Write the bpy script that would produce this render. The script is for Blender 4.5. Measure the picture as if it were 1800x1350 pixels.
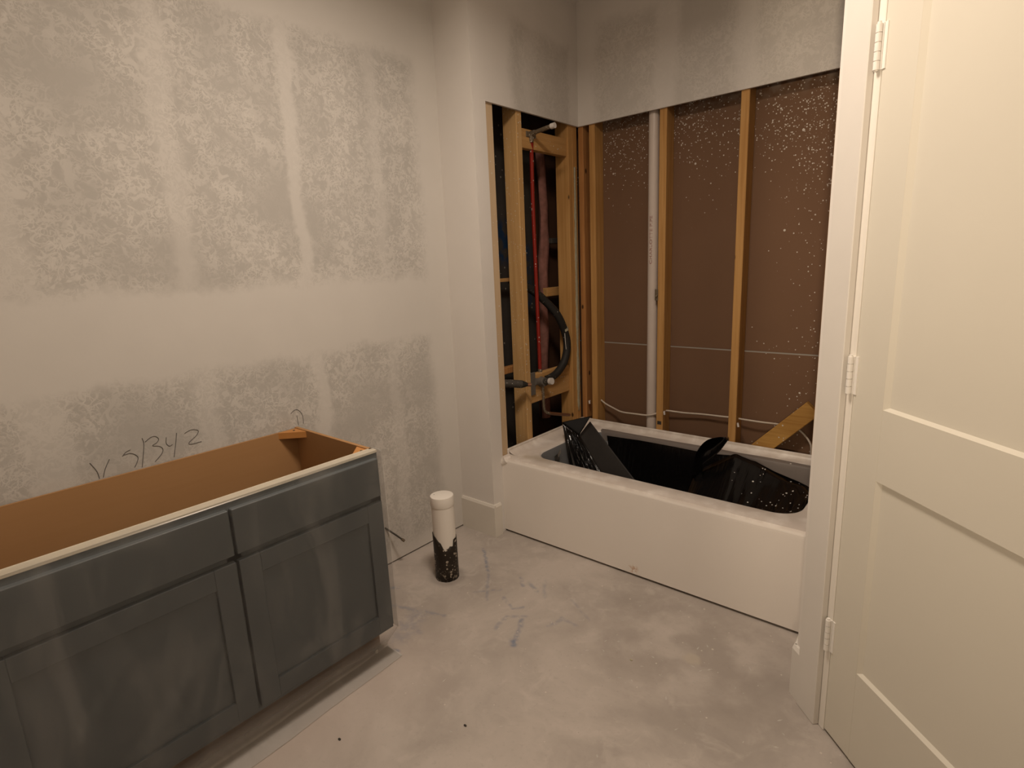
import bpy, bmesh, math, random
from mathutils import Vector, Matrix, noise as mnoise

random.seed(7)
for o in list(bpy.data.objects):
    bpy.data.objects.remove(o, do_unlink=True)
S = bpy.context.scene
COL = S.collection
PI = math.pi

# ------------------------------------------------------------------ camera
cd = bpy.data.cameras.new('camera')
cam = bpy.data.objects.new('camera', cd)
COL.objects.link(cam)
R_ = Vector((0.76490546, 0.6427103, -0.04293137))
U_ = Vector((-0.1032352, 0.18810434, 0.97670837))
F_ = Vector((-0.63581611, 0.74265754, -0.21023237))
cam.matrix_world = Matrix(((R_.x, U_.x, -F_.x, 2.06944847),
                           (R_.y, U_.y, -F_.y, -1.96687306),
                           (R_.z, U_.z, -F_.z, 1.39091885),
                           (0, 0, 0, 1)))
cd.sensor_fit = 'HORIZONTAL'
cd.sensor_width = 36.0
cd.lens = 978.9 / 1800 * 36.0
cd.clip_start = 0.05
S.camera = cam

# ------------------------------------------------------------------ world, lights, exposure
w = bpy.data.worlds.new('world'); S.world = w; w.use_nodes = True
w.node_tree.nodes['Background'].inputs[0].default_value = (1.0, 0.86, 0.70, 1)
w.node_tree.nodes['Background'].inputs[1].default_value = 0.02

WARM = (1.0, 0.845, 0.70)
WARM_B = (1.0, 0.80, 0.58)
LIGHT_A = (1.20, -0.88, 2.70, 23.5, 0.22)     # unseen overhead fill, added to light the bathroom
LIGHT_B = (2.44, -3.60, 1.55, 188.0, 0.06)     # unseen spot added behind the camera, tilted up to brighten door and upper walls
LIGHT_B_AIM = (1.55, 0.40, 2.55)

S.view_settings.view_transform = 'Standard'
S.view_settings.look = 'None'
S.view_settings.gamma = 1.0
S.view_settings.use_curve_mapping = False
S.view_settings.exposure = 0.0

# ------------------------------------------------------------------ object helpers
def obj(name, bm, material, parent=None, smooth=False, **props):
    me = bpy.data.meshes.new(name)
    bmesh.ops.recalc_face_normals(bm, faces=bm.faces[:])
    bm.to_mesh(me); bm.free()
    if smooth:
        for p in me.polygons: p.use_smooth = True
        me.set_sharp_from_angle(angle=math.radians(38))
    if material: me.materials.append(material)
    o = bpy.data.objects.new(name, me)
    COL.objects.link(o)
    if parent: o.parent = parent
    for k, v in props.items(): o[k] = v
    return o
def empty(name, **props):
    o = bpy.data.objects.new(name, None); COL.objects.link(o)
    o.empty_display_size = 0.05
    for k, v in props.items(): o[k] = v
    return o
def box(bm, x0, x1, y0, y1, z0, z1, bev=0.0, xf=None):
    vs = [bm.verts.new(p) for p in ((x0,y0,z0),(x1,y0,z0),(x1,y1,z0),(x0,y1,z0),(x0,y0,z1),(x1,y0,z1),(x1,y1,z1),(x0,y1,z1))]
    fs = [bm.faces.new([vs[i] for i in q]) for q in ((0,3,2,1),(4,5,6,7),(0,1,5,4),(1,2,6,5),(2,3,7,6),(3,0,4,7))]
    if bev > 0:
        es = list({e for f in fs for e in f.edges})
        r = bmesh.ops.bevel(bm, geom=es, offset=bev, segments=1, affect='EDGES', profile=0.5)
        vs = list({v for f in r['faces'] for v in f.verts} | {v for v in vs if v.is_valid})
    if xf:
        for v in vs: v.co = xf(v.co)
def bx(name, x0, x1, y0, y1, z0, z1, m, parent=None, bev=0.0, xf=None, **props):
    bm = bmesh.new(); box(bm, x0, x1, y0, y1, z0, z1, bev, xf)
    return obj(name, bm, m, parent, **props)
def catmull(pts, n=8):
    pts = [Vector(p) for p in pts]
    if len(pts) < 3: return pts
    P = [pts[0]*2-pts[1]] + pts + [pts[-1]*2-pts[-2]]
    out = []
    for i in range(1, len(P)-2):
        a, b, c, d = P[i-1:i+3]
        for k in range(n):
            t = k/n
            out.append(0.5*((2*b)+(c-a)*t+(2*a-5*b+4*c-d)*t*t+(3*b-a-3*c+d)*t**3))
    out.append(pts[-1]); return out
def tube(bm, pts, r, seg=12, cap=True, sm=0):
    if sm: pts = catmull(pts, sm)
    pts = [Vector(p) for p in pts]
    rs = r if isinstance(r, (list, tuple)) else [r]*len(pts)
    if len(rs) != len(pts):
        rs = [rs[min(len(rs)-1, int(i/len(pts)*len(rs)))] for i in range(len(pts))]
    rings = []; prev = None
    for i, p in enumerate(pts):
        t = (pts[min(i+1, len(pts)-1)] - pts[max(i-1, 0)]).normalized()
        if prev is None:
            a = Vector((0,0,1)) if abs(t.z) < .9 else Vector((1,0,0))
            u = t.cross(a).normalized()
        else:
            u = (prev - t*prev.dot(t)).normalized()
        prev = u; v = t.cross(u)
        rings.append([bm.verts.new(p + (u*math.cos(2*PI*k/seg) + v*math.sin(2*PI*k/seg))*rs[i]) for k in range(seg)])
    for a, b in zip(rings, rings[1:]):
        for k in range(seg): bm.faces.new((a[k], a[(k+1)%seg], b[(k+1)%seg], b[k]))
    if cap:
        bm.faces.new(rings[0][::-1]); bm.faces.new(rings[-1])
def tb(name, pts, r, m, parent=None, seg=12, sm=0, **props):
    bm = bmesh.new(); tube(bm, pts, r, seg, True, sm)
    o = obj(name, bm, m, parent, **props)
    for p in o.data.polygons: p.use_smooth = True
    o.data.set_sharp_from_angle(angle=math.radians(38))
    return o
def grid(bm, f, nu, nv):
    V = [[bm.verts.new(f(i/nu, j/nv)) for j in range(nv+1)] for i in range(nu+1)]
    for i in range(nu):
        for j in range(nv): bm.faces.new((V[i][j], V[i+1][j], V[i+1][j+1], V[i][j+1]))
    return V
def nz(x, y=0, z=0): return mnoise.noise(Vector((x, y, z)))

# ------------------------------------------------------------------ material helpers
class NT:
    def __init__(s, name):
        s.m = bpy.data.materials.new(name); s.m.use_nodes = True
        s.t = s.m.node_tree; s.n = s.t.nodes; s.b = s.n['Principled BSDF']; s.out = s.n['Material Output']
        s._pos = None
    def link(s, a, b): s.t.links.new(a, b)
    def put(s, inp, v):
        if hasattr(v, 'is_output') or isinstance(v, bpy.types.NodeSocket): s.link(v, inp)
        else: inp.default_value = v
    def pos(s):
        if s._pos is None:
            g = s.n.new('ShaderNodeNewGeometry'); s._pos = g.outputs['Position']
            sp = s.n.new('ShaderNodeSeparateXYZ'); s.link(s._pos, sp.inputs[0]); s.xyz = sp.outputs
        return s._pos
    def co(s, ax): s.pos(); return s.xyz['xyz'.index(ax)]
    def ma(s, op, a, b=0.0, clamp=False):
        k = s.n.new('ShaderNodeMath'); k.operation = op; k.use_clamp = clamp
        s.put(k.inputs[0], a); s.put(k.inputs[1], b); return k.outputs[0]
    def vm(s, op, a, b=(0,0,0)):
        k = s.n.new('ShaderNodeVectorMath'); k.operation = op
        s.put(k.inputs[0], a)
        if op == 'SCALE': s.put(k.inputs['Scale'], b)
        else: s.put(k.inputs[1], b)
        return k.outputs['Value'] if op in ('LENGTH','DOT_PRODUCT','DISTANCE') else k.outputs['Vector']
    def noise(s, scale, detail=3, rough=.5, dist=0, vec=None, col=False):
        k = s.n.new('ShaderNodeTexNoise'); k.inputs['Scale'].default_value = scale
        k.inputs['Detail'].default_value = detail; k.inputs['Roughness'].default_value = rough; k.inputs['Distortion'].default_value = dist
        s.link(vec if vec is not None else s.pos(), k.inputs['Vector']); return k.outputs['Color' if col else 'Fac']
    def voro(s, scale, vec=None, rnd=1.0):
        k = s.n.new('ShaderNodeTexVoronoi'); k.inputs['Scale'].default_value = scale; k.inputs['Randomness'].default_value = rnd
        s.link(vec if vec is not None else s.pos(), k.inputs['Vector']); return k.outputs['Distance'], k.outputs['Color']
    def ss(s, v, a, b):
        k = s.n.new('ShaderNodeMapRange'); k.interpolation_type = 'SMOOTHSTEP'
        s.put(k.inputs['Value'], v); k.inputs['From Min'].default_value = a; k.inputs['From Max'].default_value = b
        return k.outputs['Result']
    def mix(s, f, a, b):
        k = s.n.new('ShaderNodeMix'); k.data_type = 'RGBA'
        s.put(k.inputs[0], f); s.put(k.inputs[6], a if not isinstance(a, tuple) else c4(a)); s.put(k.inputs[7], b if not isinstance(b, tuple) else c4(b))
        return k.outputs[2]
    def band(s, c, cen, hw, soft):
        return s.ma('SUBTRACT', 1.0, s.ss(s.ma('ABSOLUTE', s.ma('SUBTRACT', c, cen)), hw, hw+soft))
    def box2(s, a, a0, a1, b, b0, b1, soft):
        return s.ma('MULTIPLY', s.ma('MULTIPLY', s.ss(a, a0-soft, a0+soft), s.ma('SUBTRACT', 1.0, s.ss(a, a1-soft, a1+soft))),
                    s.ma('MULTIPLY', s.ss(b, b0-soft, b0+soft), s.ma('SUBTRACT', 1.0, s.ss(b, b1-soft, b1+soft))))
    def scale(s, v): return s.vm('MULTIPLY', s.pos(), v)
    def specks(s, scale, dens, size=.35):
        d, c = s.voro(scale)
        sp = s.n.new('ShaderNodeSeparateColor'); s.link(c, sp.inputs[0])
        on = s.ma('LESS_THAN', sp.outputs[0], dens)
        rad = s.ma('MULTIPLY', sp.outputs[1], s.ma('MULTIPLY', sp.outputs[1], size))
        return s.ma('MULTIPLY', on, s.ma('LESS_THAN', d, rad))
    def bump(s, h, strength=.3, dist=.002):
        k = s.n.new('ShaderNodeBump'); k.inputs['Strength'].default_value = strength; k.inputs['Distance'].default_value = dist
        s.link(h, k.inputs['Height']); s.link(k.outputs[0], s.b.inputs['Normal'])
    def done(s, col, rough=.6, spec=.3, metal=0.0):
        s.put(s.b.inputs['Base Color'], c4(col) if isinstance(col, tuple) else col)
        s.put(s.b.inputs['Roughness'], rough); s.b.inputs['Specular IOR Level'].default_value = spec
        s.b.inputs['Metallic'].default_value = metal
        return s.m
def c4(c): return (c[0], c[1], c[2], 1.0)
def plain(name, col, rough=.6, spec=.3, metal=0.0, var=.06, sc=18):
    k = NT(name)
    n = k.noise(sc, 4)
    lo = tuple(c*(1-var*2) for c in col); hi = tuple(min(1, c*(1+var*2)) for c in col)
    return k.done(k.mix(n, lo, hi), rough, spec, metal)

def drywall(name, ax, cols, hbands, extra=(), amount=1.0, mud=(.72,.685,.645), grey=(.575,.545,.505), lite=(.69,.655,.61)):
    k = NT(name)
    wz = k.ma('MULTIPLY', k.ma('SUBTRACT', k.noise(5, 3), .5), .10)
    wf = k.ma('MULTIPLY', k.ma('SUBTRACT', k.noise(40, 3), .5), .03)
    wq = k.ma('ADD', wz, wf)
    u = k.ma('ADD', k.co(ax), wq); z = k.ma('ADD', k.co('z'), wq)
    m = None
    for c, hw, soft in hbands:
        b = k.band(z, c, hw, soft); m = b if m is None else k.ma('MAXIMUM', m, b)
    for c, hw, soft, st in cols:
        b = k.ma('MULTIPLY', k.band(u, c, hw, soft), st)
        m = b if m is None else k.ma('MAXIMUM', m, b)
    d1 = k.noise(24, 3, .5, 1.7)
    wm = k.ma('SUBTRACT', 1.0, k.ss(k.ma('ABSOLUTE', k.ma('SUBTRACT', k.noise(36, 1.5, .5, 1.0), .5)), .012, .062))
    wm2 = k.ma('SUBTRACT', 1.0, k.ss(k.ma('ABSOLUTE', k.ma('SUBTRACT', k.noise(52, 1.0, .5, .7), .47)), .010, .055))
    wm = k.ma('MULTIPLY', k.ma('MAXIMUM', wm, k.ma('MULTIPLY', wm2, .8)), k.ss(k.noise(17, 2), .30, .58))
    fl = k.ma('MAXIMUM', wm, k.ma('MULTIPLY', k.ss(d1, .52, .62), .8))
    d2 = k.noise(3.2, 3)
    fl = k.ma('MULTIPLY', fl, k.ss(d2, .28, .55))
    fl = k.ma('ADD', k.ma('MULTIPLY', fl, .85), k.ma('MULTIPLY', k.ss(d2, .45, .75), .35), True)
    base = k.mix(k.ma('MULTIPLY', fl, amount), grey, lite)
    mudc = k.mix(k.noise(7, 4), tuple(c*.96 for c in mud), tuple(c*1.03 for c in mud))
    col = k.mix(m if m is not None else 0.0, base, mudc)
    k.bump(k.ma('ADD', d1, k.ma('MULTIPLY', k.noise(180, 2), .4)), .12, .0015)
    return k.done(col, .85, .15)

M = {}
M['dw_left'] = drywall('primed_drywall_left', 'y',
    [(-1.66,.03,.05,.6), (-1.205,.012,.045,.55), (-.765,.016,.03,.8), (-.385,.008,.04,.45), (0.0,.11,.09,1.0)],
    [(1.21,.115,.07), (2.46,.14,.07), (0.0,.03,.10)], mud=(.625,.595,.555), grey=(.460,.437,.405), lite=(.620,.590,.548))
M['dw_wing'] = drywall('mudded_drywall_wing', 'x', [(.1,.5,.1,1.0)], [])
M['dw_faucet'] = drywall('primed_drywall_faucet', 'y', [(0.0,.24,.08,1.0), (.42,.02,.06,.4), (.863,.07,.06,.9)], [(2.62,.08,.08)], amount=.8)
M['dw_back'] = drywall('primed_drywall_back', 'x', [(.227,.08,.08,.95), (.74,.03,.06,.7), (1.13,.03,.05,.6)], [(2.74,.10,.10)], amount=.9)
M['paint_wall'] = plain('wall_paint', (.74,.70,.65), .8, .15, var=.02)
M['ceil'] = plain('ceiling_paint', (.80,.77,.73), .9, .1, var=.02)
M['trim'] = plain('primed_trim', (.70,.665,.615), .5, .3, var=.02, sc=8)
M['base'] = plain('primed_baseboard', (.68,.64,.575), .55, .3, var=.03, sc=8)
M['door'] = plain('cream_door_paint', (.665,.628,.54), .42, .35, var=.012, sc=5)
M['door_edge'] = plain('white_gloss_paint', (.80,.76,.69), .3, .4, var=.01)
M['hinge'] = plain('painted_hinge', (.80,.77,.72), .35, .5, var=.02, sc=60)

def wood(name, col, dark, grain=1.0, ax='z', speck=0.0, knots=True):
    k = NT(name)
    sc = {'z': (55, 55, 2.2), 'y': (55, 2.2, 55), 'x': (2.2, 55, 55)}[ax]
    g = k.noise(1.0, 5, .6, .6, k.scale(sc))
    big = k.noise(2.2, 2)
    c = k.mix(k.ma('MULTIPLY', k.ss(g, .35, .75), .75*grain), col, dark)
    c = k.mix(k.ma('MULTIPLY', k.ss(big, .4, .7), .35), c, dark)
    d, cc = k.voro(1.0, k.scale((9, 9, 5)))
    if knots: c = k.mix(k.ss(k.ma('MULTIPLY', d, -1.0), -.10, -.05), c, (.06,.03,.012))
    if speck:
        c = k.mix(k.specks(140, speck, .6), c, (.62,.58,.52))
    k.bump(g, .15, .001)
    return k.done(c, .7, .2)
M['stud'] = wood('stud_lumber', (.54,.305,.110), (.37,.18,.052))
M['stud_pale'] = wood('stud_lumber_pale', (.56,.35,.150), (.43,.245,.095), speck=.10)  # paler lumber with fine pale specks
M['stud_red'] = wood('stud_lumber_red', (.48,.235,.082), (.30,.12,.036))
M['block'] = wood('blocking_lumber', (.55,.32,.125), (.38,.20,.065), ax='y', speck=.10)
M['brace'] = wood('brace_lumber', (.46,.26,.072), (.27,.125,.028), 1.2, 'x', speck=.16)
M['osb'] = wood('paper_faced_stud', (.60,.45,.29), (.48,.33,.19), .5, speck=.06)

k = NT('brown_board_back')
dens_top = k.ss(k.co('z'), 1.45, 2.12)
dens_r = k.ss(k.co('x'), 1.14, 1.5)
cl = k.ss(k.noise(3.0, 2), .35, .62)
dn = k.ma('ADD', k.ma('MULTIPLY', k.ma('MULTIPLY', dens_top, dens_top), .38), k.ma('MULTIPLY', dens_r, k.ma('ADD', .10, k.ma('MULTIPLY', dens_top, .30))))
dn = k.ma('MULTIPLY', dn, k.ma('ADD', .35, k.ma('MULTIPLY', cl, .9)))
s1 = k.specks(36, dn, .36); s2 = k.specks(95, dn, .5)
s3 = k.specks(150, k.ma('MULTIPLY', dn, .8), .55)
spk = k.ma('MAXIMUM', k.ma('MAXIMUM', s1, s2), s3)
brn = k.mix(k.noise(2.5, 4), (.150,.083,.047), (.185,.105,.062))
dust = k.ma('MULTIPLY', k.ss(k.co('z'), 2.06, 2.16), k.ss(k.noise(26, 4), .35, .7))
brn = k.mix(k.ma('MULTIPLY', dust, .55), brn, (.36,.31,.26))
M['backing'] = k.done(k.mix(spk, brn, (.60,.55,.49)), .75, .2)
M['joint'] = plain('joint_line', (.34,.31,.27), .8, .1)

k = NT('dark_sheathing')
bl = k.ma('MAXIMUM', k.box2(k.co('y'), .37, .50, k.co('z'), 1.40, 1.62, .04), k.box2(k.co('y'), .585, .66, k.co('z'), 1.10, 1.50, .04))
bl = k.ma('MULTIPLY', bl, k.ss(k.noise(14, 3), .42, .56))
cs = k.mix(k.noise(6, 4), (.038,.034,.031), (.060,.053,.047))
cs = k.mix(bl, cs, (.008,.030,.075))
M['sheath'] = k.done(k.mix(k.specks(60, .05, .35), cs, (.25,.23,.20)), .7, .2)
M['dkbrown'] = plain('dark_brown_board', (.075,.036,.020), .8, .2, var=.15, sc=6)
M['pink'] = plain('pink_insulation', (.24,.115,.095), .95, .05, var=.25, sc=30)
M['red'] = NT('red_pex')
k = M['red']; M['red'] = k.done(k.mix(k.specks(110, .22, .5), (.26,.018,.011), (.55,.45,.40)), .35, .4)
k = NT('galvanised_pipe'); M['galv'] = k.done(k.mix(k.specks(170, .5, .6), (.16,.125,.085), (.55,.50,.44)), .5, .4, .3)
k = NT('black_foam'); M['foam'] = k.done(k.mix(k.specks(160, .10, .4), (.022,.020,.018), (.4,.37,.33)), .6, .25)
k = NT('speckled_foam'); M['foam2'] = k.done(k.mix(k.specks(150, .45, .55), (.055,.048,.040), (.36,.33,.28)), .65, .25)
M['copper'] = plain('copper_pipe', (.22,.105,.055), .45, .4, .5)
M['plate'] = plain('grey_plastic', (.13,.115,.10), .5, .35)
M['capw'] = plain('white_cap', (.62,.58,.54), .5, .3)
M['pvc'] = plain('pvc_pipe', (.60,.52,.46), .35, .4, var=.02)
M['pvc_ink'] = plain('red_ink', (.26,.08,.055), .6, .2)
M['cable'] = plain('white_cable', (.55,.48,.40), .5, .3)
M['greenmud'] = plain('greenish_mud', (.40,.365,.26), .85, .1, var=.12, sc=60)
M['white_pvc'] = NT('toilet_pipe_white')
k = M['white_pvc']; M['white_pvc'] = k.done(k.mix(k.specks(55, .05, .3), (.80,.76,.70), (.05,.04,.035)), .45, .35)
k = NT('tar_sleeve')
tn = k.noise(60, 5, .65, .8)
M['tar'] = k.done(k.mix(k.ma('MAXIMUM', k.specks(80, .6, .6), k.ma('MULTIPLY', k.ss(tn, .52, .66), k.ss(k.ma('MULTIPLY', k.co('z'), -1), -.10, 0.0))), (.020,.014,.009), (.36,.31,.25)), .5, .3)

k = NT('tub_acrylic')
tub_col = k.mix(k.noise(3, 3), (.80,.75,.69), (.86,.81,.75))
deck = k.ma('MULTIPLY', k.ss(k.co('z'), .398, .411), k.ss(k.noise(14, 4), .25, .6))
tub_col = k.mix(k.ma('MULTIPLY', deck, .55), tub_col, (.52,.44,.375))  # rim deck darkened in the colour, in place of lower frontal light
rust = k.ma('MULTIPLY', k.box2(k.co('x'), .965, 1.005, k.co('z'), .018, .05, .012), k.ss(k.noise(70, 3), .45, .6))
tub_col = k.mix(k.ma('MULTIPLY', rust, .7), tub_col, (.50,.26,.12))
gr = k.ma('MULTIPLY', k.box2(k.co('x'), .30, .55, k.co('y'), .14, .20, .03), k.ss(k.noise(9, 3), .4, .6))
tub_col = k.mix(k.ma('MULTIPLY', gr, .5), tub_col, (.42,.34,.22))
M['tub'] = k.done(tub_col, .38, .4)
M['tub_film'] = plain('blue_grey_film', (.19,.195,.20), .35, .4, var=.05)
k = NT('black_film')
sdn = k.ma('MULTIPLY', k.ss(k.co('x'), 1.2, 1.50), .28)
sp = k.ma('MAXIMUM', k.specks(48, k.ma('MULTIPLY', sdn, .8), .26), k.specks(100, sdn, .45))
bw = k.noise(1.0, 3, .5, .3, k.scale((60, 4, 6)))
k.bump(bw, .6, .004)
M['film'] = k.done(k.mix(sp, (.0045,.004,.004), (.60,.57,.53)), .17, .45)
M['film_matt'] = plain('black_film_matt', (.006,.0055,.005), .55, .12, var=.1)
M['film_dull'] = plain('black_film_dusty', (.020,.0175,.016), .42, .28, var=.15, sc=12)
k = NT('grey_film')
sp = k.specks(48, k.ma('MULTIPLY', k.ss(k.co('x'), 1.15, 1.5), .3), .28)
M['film_grey'] = k.done(k.mix(sp, k.mix(k.noise(7, 3), (.16,.135,.12), (.22,.19,.17)), (.60,.57,.53)), .5, .3)
M['flake'] = plain('paper_scrap', (.50,.47,.43), .8, .1)

M['van'] = plain('slate_grey_paint', (.115,.130,.138), .45, .35, var=.05, sc=6)
M['van_in'] = wood('cabinet_interior', (.42,.235,.105), (.38,.205,.085), .4, 'y', knots=False)
M['van_edge'] = plain('raw_cabinet_edge', (.60,.54,.43), .6, .25, var=.04)
M['corner'] = plain('orange_corner_block', (.52,.235,.07), .55, .3)
M['toe'] = plain('toe_kick_board', (.34,.25,.18), .8, .1, var=.1)
k = NT('clear_wrap')
tr = k.n.new('ShaderNodeBsdfTransparent'); gl = k.n.new('ShaderNodeBsdfGlossy'); df = k.n.new('ShaderNodeBsdfDiffuse')
gl.inputs['Roughness'].default_value = .22; gl.inputs['Color'].default_value = (.8,.8,.8,1)
df.inputs['Color'].default_value = (.55,.53,.50,1)
mx1 = k.n.new('ShaderNodeMixShader'); mx2 = k.n.new('ShaderNodeMixShader')
fr = k.n.new('ShaderNodeFresnel'); fr.inputs[0].default_value = 1.35
haze = k.ma('ADD', .03, k.ma('MULTIPLY', k.ss(k.noise(1.0, 4, .6, 1.2, k.scale((3, 5, 2.0))), .42, .75), .11))
haze = k.ma('ADD', haze, k.ma('MULTIPLY', k.ma('SUBTRACT', 1.0, k.ss(k.co('z'), .04, .13)), .45), True)
haze = k.ma('ADD', haze, k.ma('MULTIPLY', k.ss(k.co('y'), -.899, -.892), .25), True)
k.link(haze, mx1.inputs[0]); k.link(tr.outputs[0], mx1.inputs[1]); k.link(df.outputs[0], mx1.inputs[2])
k.link(k.ma('MULTIPLY', fr.outputs[0], .8), mx2.inputs[0]); k.link(mx1.outputs[0], mx2.inputs[1]); k.link(gl.outputs[0], mx2.inputs[2])
k.link(mx2.outputs[0], k.out.inputs[0]); M['wrap'] = k.m
M['pencil'] = plain('pencil', (.14,.13,.12), .7, .2)
M['lamp_body'] = plain('lamp_white', (.8,.8,.78), .5, .3)
k = NT('lamp_glow')
em = k.n.new('ShaderNodeEmission'); em.inputs[0].default_value = c4(WARM); em.inputs[1].default_value = 6.0
k.link(em.outputs[0], k.out.inputs[0]); M['glow'] = k.m

# concrete floor with dust, blue layout chalk and plaster smears
k = NT('dusty_concrete')
p2 = k.vm('MULTIPLY', k.pos(), (1, 1, 0))
n1 = k.noise(2.2, 5, .6, .5); n2 = k.noise(11, 5, .6, .8); n3 = k.noise(60, 3, .6)
c = k.mix(k.ss(n1, .33, .66), (.365,.325,.290), (.480,.428,.385))
c = k.mix(k.ma('MULTIPLY', k.ss(n2, .50, .72), .5), c, (.53,.475,.43))
c = k.mix(k.ma('MULTIPLY', k.ss(n2, .32, .5), -.0), c, c)
c = k.mix(k.ma('MULTIPLY', k.ss(n3, .55, .75), .25), c, (.31,.275,.245))
drt = k.ma('MULTIPLY', k.box2(k.co('x'), 1.05, 1.72, k.co('y'), -.52, .06, .16), k.ss(k.noise(6, 4), .30, .62))
c = k.mix(k.ma('MULTIPLY', drt, .55), c, (.255,.22,.19))
pink = k.ma('MULTIPLY', k.ma('SUBTRACT', 1.0, k.ss(k.ma('ADD', k.co('x'), k.ma('MULTIPLY', k.ma('SUBTRACT', n1, .5), .5)), .55, .95)), k.ma('SUBTRACT', 1.0, k.ss(k.co('y'), -1.1, -.6)))
c = k.mix(k.ma('MULTIPLY', pink, .5), c, (.50,.415,.365))
SEG = [(.268,-.138,.43,-.281,.006,.75), (.43,-.281,.577,-.45,.005,.45), (.492,-.434,.572,-.355,.005,.4), (.582,-.229,.636,-.275,.006,.55),
       (.691,-.19,.762,-.289,.006,.35), (.783,-.466,.843,-.583,.007,.7), (.621,-.392,.702,-.432,.005,.5), (.702,-.432,.735,-.398,.005,.5),
       (.835,-.585,.848,-.597,.010,1.0), (.281,-.718,.506,-.634,.007,.5), (.393,-.777,.509,-.758,.009,.4), (.455,-.921,.529,-.886,.006,.7),
       (.89,-.431,.91,-.362,.006,.4), (.731,-.571,.72,-.49,.007,.5), (.17,-.631,.191,-.616,.006,.8), (.867,-.237,.996,-.308,.005,.25),
       (.642,-.243,.713,-.273,.006,.5), (.72,-.49,.78,-.44,.006,.4), (.42,-.70,.47,-.83,.03,.35), (.90,-.36,.98,-.37,.006,.35)]
wob = k.vm('SCALE', k.vm('SUBTRACT', k.noise(18, 3, col=True), (.5,.5,.5)), .022)
pw = k.vm('MULTIPLY', k.vm('ADD', p2, wob), (1,1,0))
mk = None
for x0, y0, x1, y1, wd, st in SEG:
    dx, dy = x1-x0, y1-y0; l2 = dx*dx+dy*dy
    pa = k.vm('SUBTRACT', pw, (x0, y0, 0))
    h = k.ma('DIVIDE', k.vm('DOT_PRODUCT', pa, (dx, dy, 0)), l2, True)
    sv = k.n.new('ShaderNodeVectorMath'); sv.operation = 'SCALE'; sv.inputs[0].default_value = (dx, dy, 0); k.link(h, sv.inputs['Scale'])
    d = k.vm('DISTANCE', pa, sv.outputs['Vector'])
    q = k.ma('MULTIPLY', k.ma('SUBTRACT', 1.0, k.ss(d, wd*.2, wd*2.4)), st)
    mk = q if mk is None else k.ma('MAXIMUM', mk, q)
mk = k.ma('MULTIPLY', mk, k.ss(k.noise(38, 3), .30, .60))
c = k.mix(k.ma('MULTIPLY', mk, .85), c, (.165,.20,.27))
d = k.vm('DISTANCE', pw, (1.405, -.28, 0))
c = k.mix(k.ma('MULTIPLY', k.ma('SUBTRACT', 1.0, k.ss(d, .020, .040)), .7), c, (.47,.41,.34))
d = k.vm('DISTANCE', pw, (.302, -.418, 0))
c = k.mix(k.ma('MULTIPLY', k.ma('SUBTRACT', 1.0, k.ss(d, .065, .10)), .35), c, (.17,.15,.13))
c = k.mix(k.specks(70, .05, .30), c, (.56,.51,.45))
k.bump(k.ma('ADD', n2, k.ma('MULTIPLY', n3, .4)), .12, .003)
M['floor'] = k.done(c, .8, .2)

# ------------------------------------------------------------------ dimensions
XB = .227; XS = XB-.0127          # faucet wall surface / stud plane
YK = .850; YS = .863; YP = .952   # back wall surface / stud plane / board behind
HH = 2.124; CH = 2.743
XR = 1.7255
D_W = 1.055
def L(t, d, z): return Vector(((d+t)/math.sqrt(2), (d-t)/math.sqrt(2), z))
def LX(co): return L(co.x, co.y, co.z)      # (t, d, z) -> world, for the diagonal door wall
T0 = XR*math.sqrt(2)-D_W

# ------------------------------------------------------------------ structure
ST = dict(kind='structure')
bx('floor', -.4, 3.4, -4.4, 1.2, -.12, 0, M['floor'], **ST)
bx('ceiling', -.4, 3.4, -4.4, 1.2, CH, CH+.1, M['ceil'], **ST)

wl = bx('wall_left', -.0127, 0, -2.5, 0, .008, CH, M['dw_left'], **ST)
ww = bx('wall_wing', -.0127, XB-.0127, 0, .0127, 0, CH, M['dw_wing'], **ST)
# faucet wall drywall with the cut-out above the tub
bm = bmesh.new()
box(bm, XS, XB, 0, .085, 0, CH); box(bm, XS, XB, .085, YS, HH, CH)
wf = obj('wall_faucet', bm, M['dw_faucet'], **ST)
wb = bx('wall_back', XB, 1.738, YK, YS, HH, CH, M['dw_back'], **ST)
bm = bmesh.new()
box(bm, XR, XR+.0127, T0 and -.2335, .10, 0, CH); box(bm, XR, XR+.0127, .10, YK, HH, CH)
wr = obj('wall_right', bm, M['paint_wall'], **ST)
# diagonal door wall with its opening
DT0, DT1, DZ1 = 1.535, 2.245, 2.042
bm = bmesh.new()
box(bm, T0, DT0-.024, D_W, D_W+.11, 0, CH, xf=LX)
box(bm, DT1+.024, 2.66, D_W, D_W+.11, 0, CH, xf=LX)
box(bm, DT0-.024, DT1+.024, D_W, D_W+.11, DZ1+.02, CH, xf=LX)
wd = obj('wall_door', bm, M['paint_wall'], **ST)
e = L(2.66, D_W, 0)
bx('wall_side', e.x, e.x+.11, -4.4, e.y, 0, CH, M['paint_wall'], **ST)
bx('wall_rear', -.1, 2.13, -2.62, -2.5, 0, CH, M['paint_wall'], **ST)  # unseen rear wall, its free end placed to block the hall spot
bx('wall_hall', 1.2, 1.3, -4.4, -2.62, 0, CH, M['paint_wall'], **ST)
bx('wall_end', 1.2, e.x+.1, -4.5, -4.4, 0, CH, M['paint_wall'], **ST)
bx('wall_shell', 1.738, 1.80, -.16, 1.0, 0, CH, M['dkbrown'], **ST)

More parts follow.
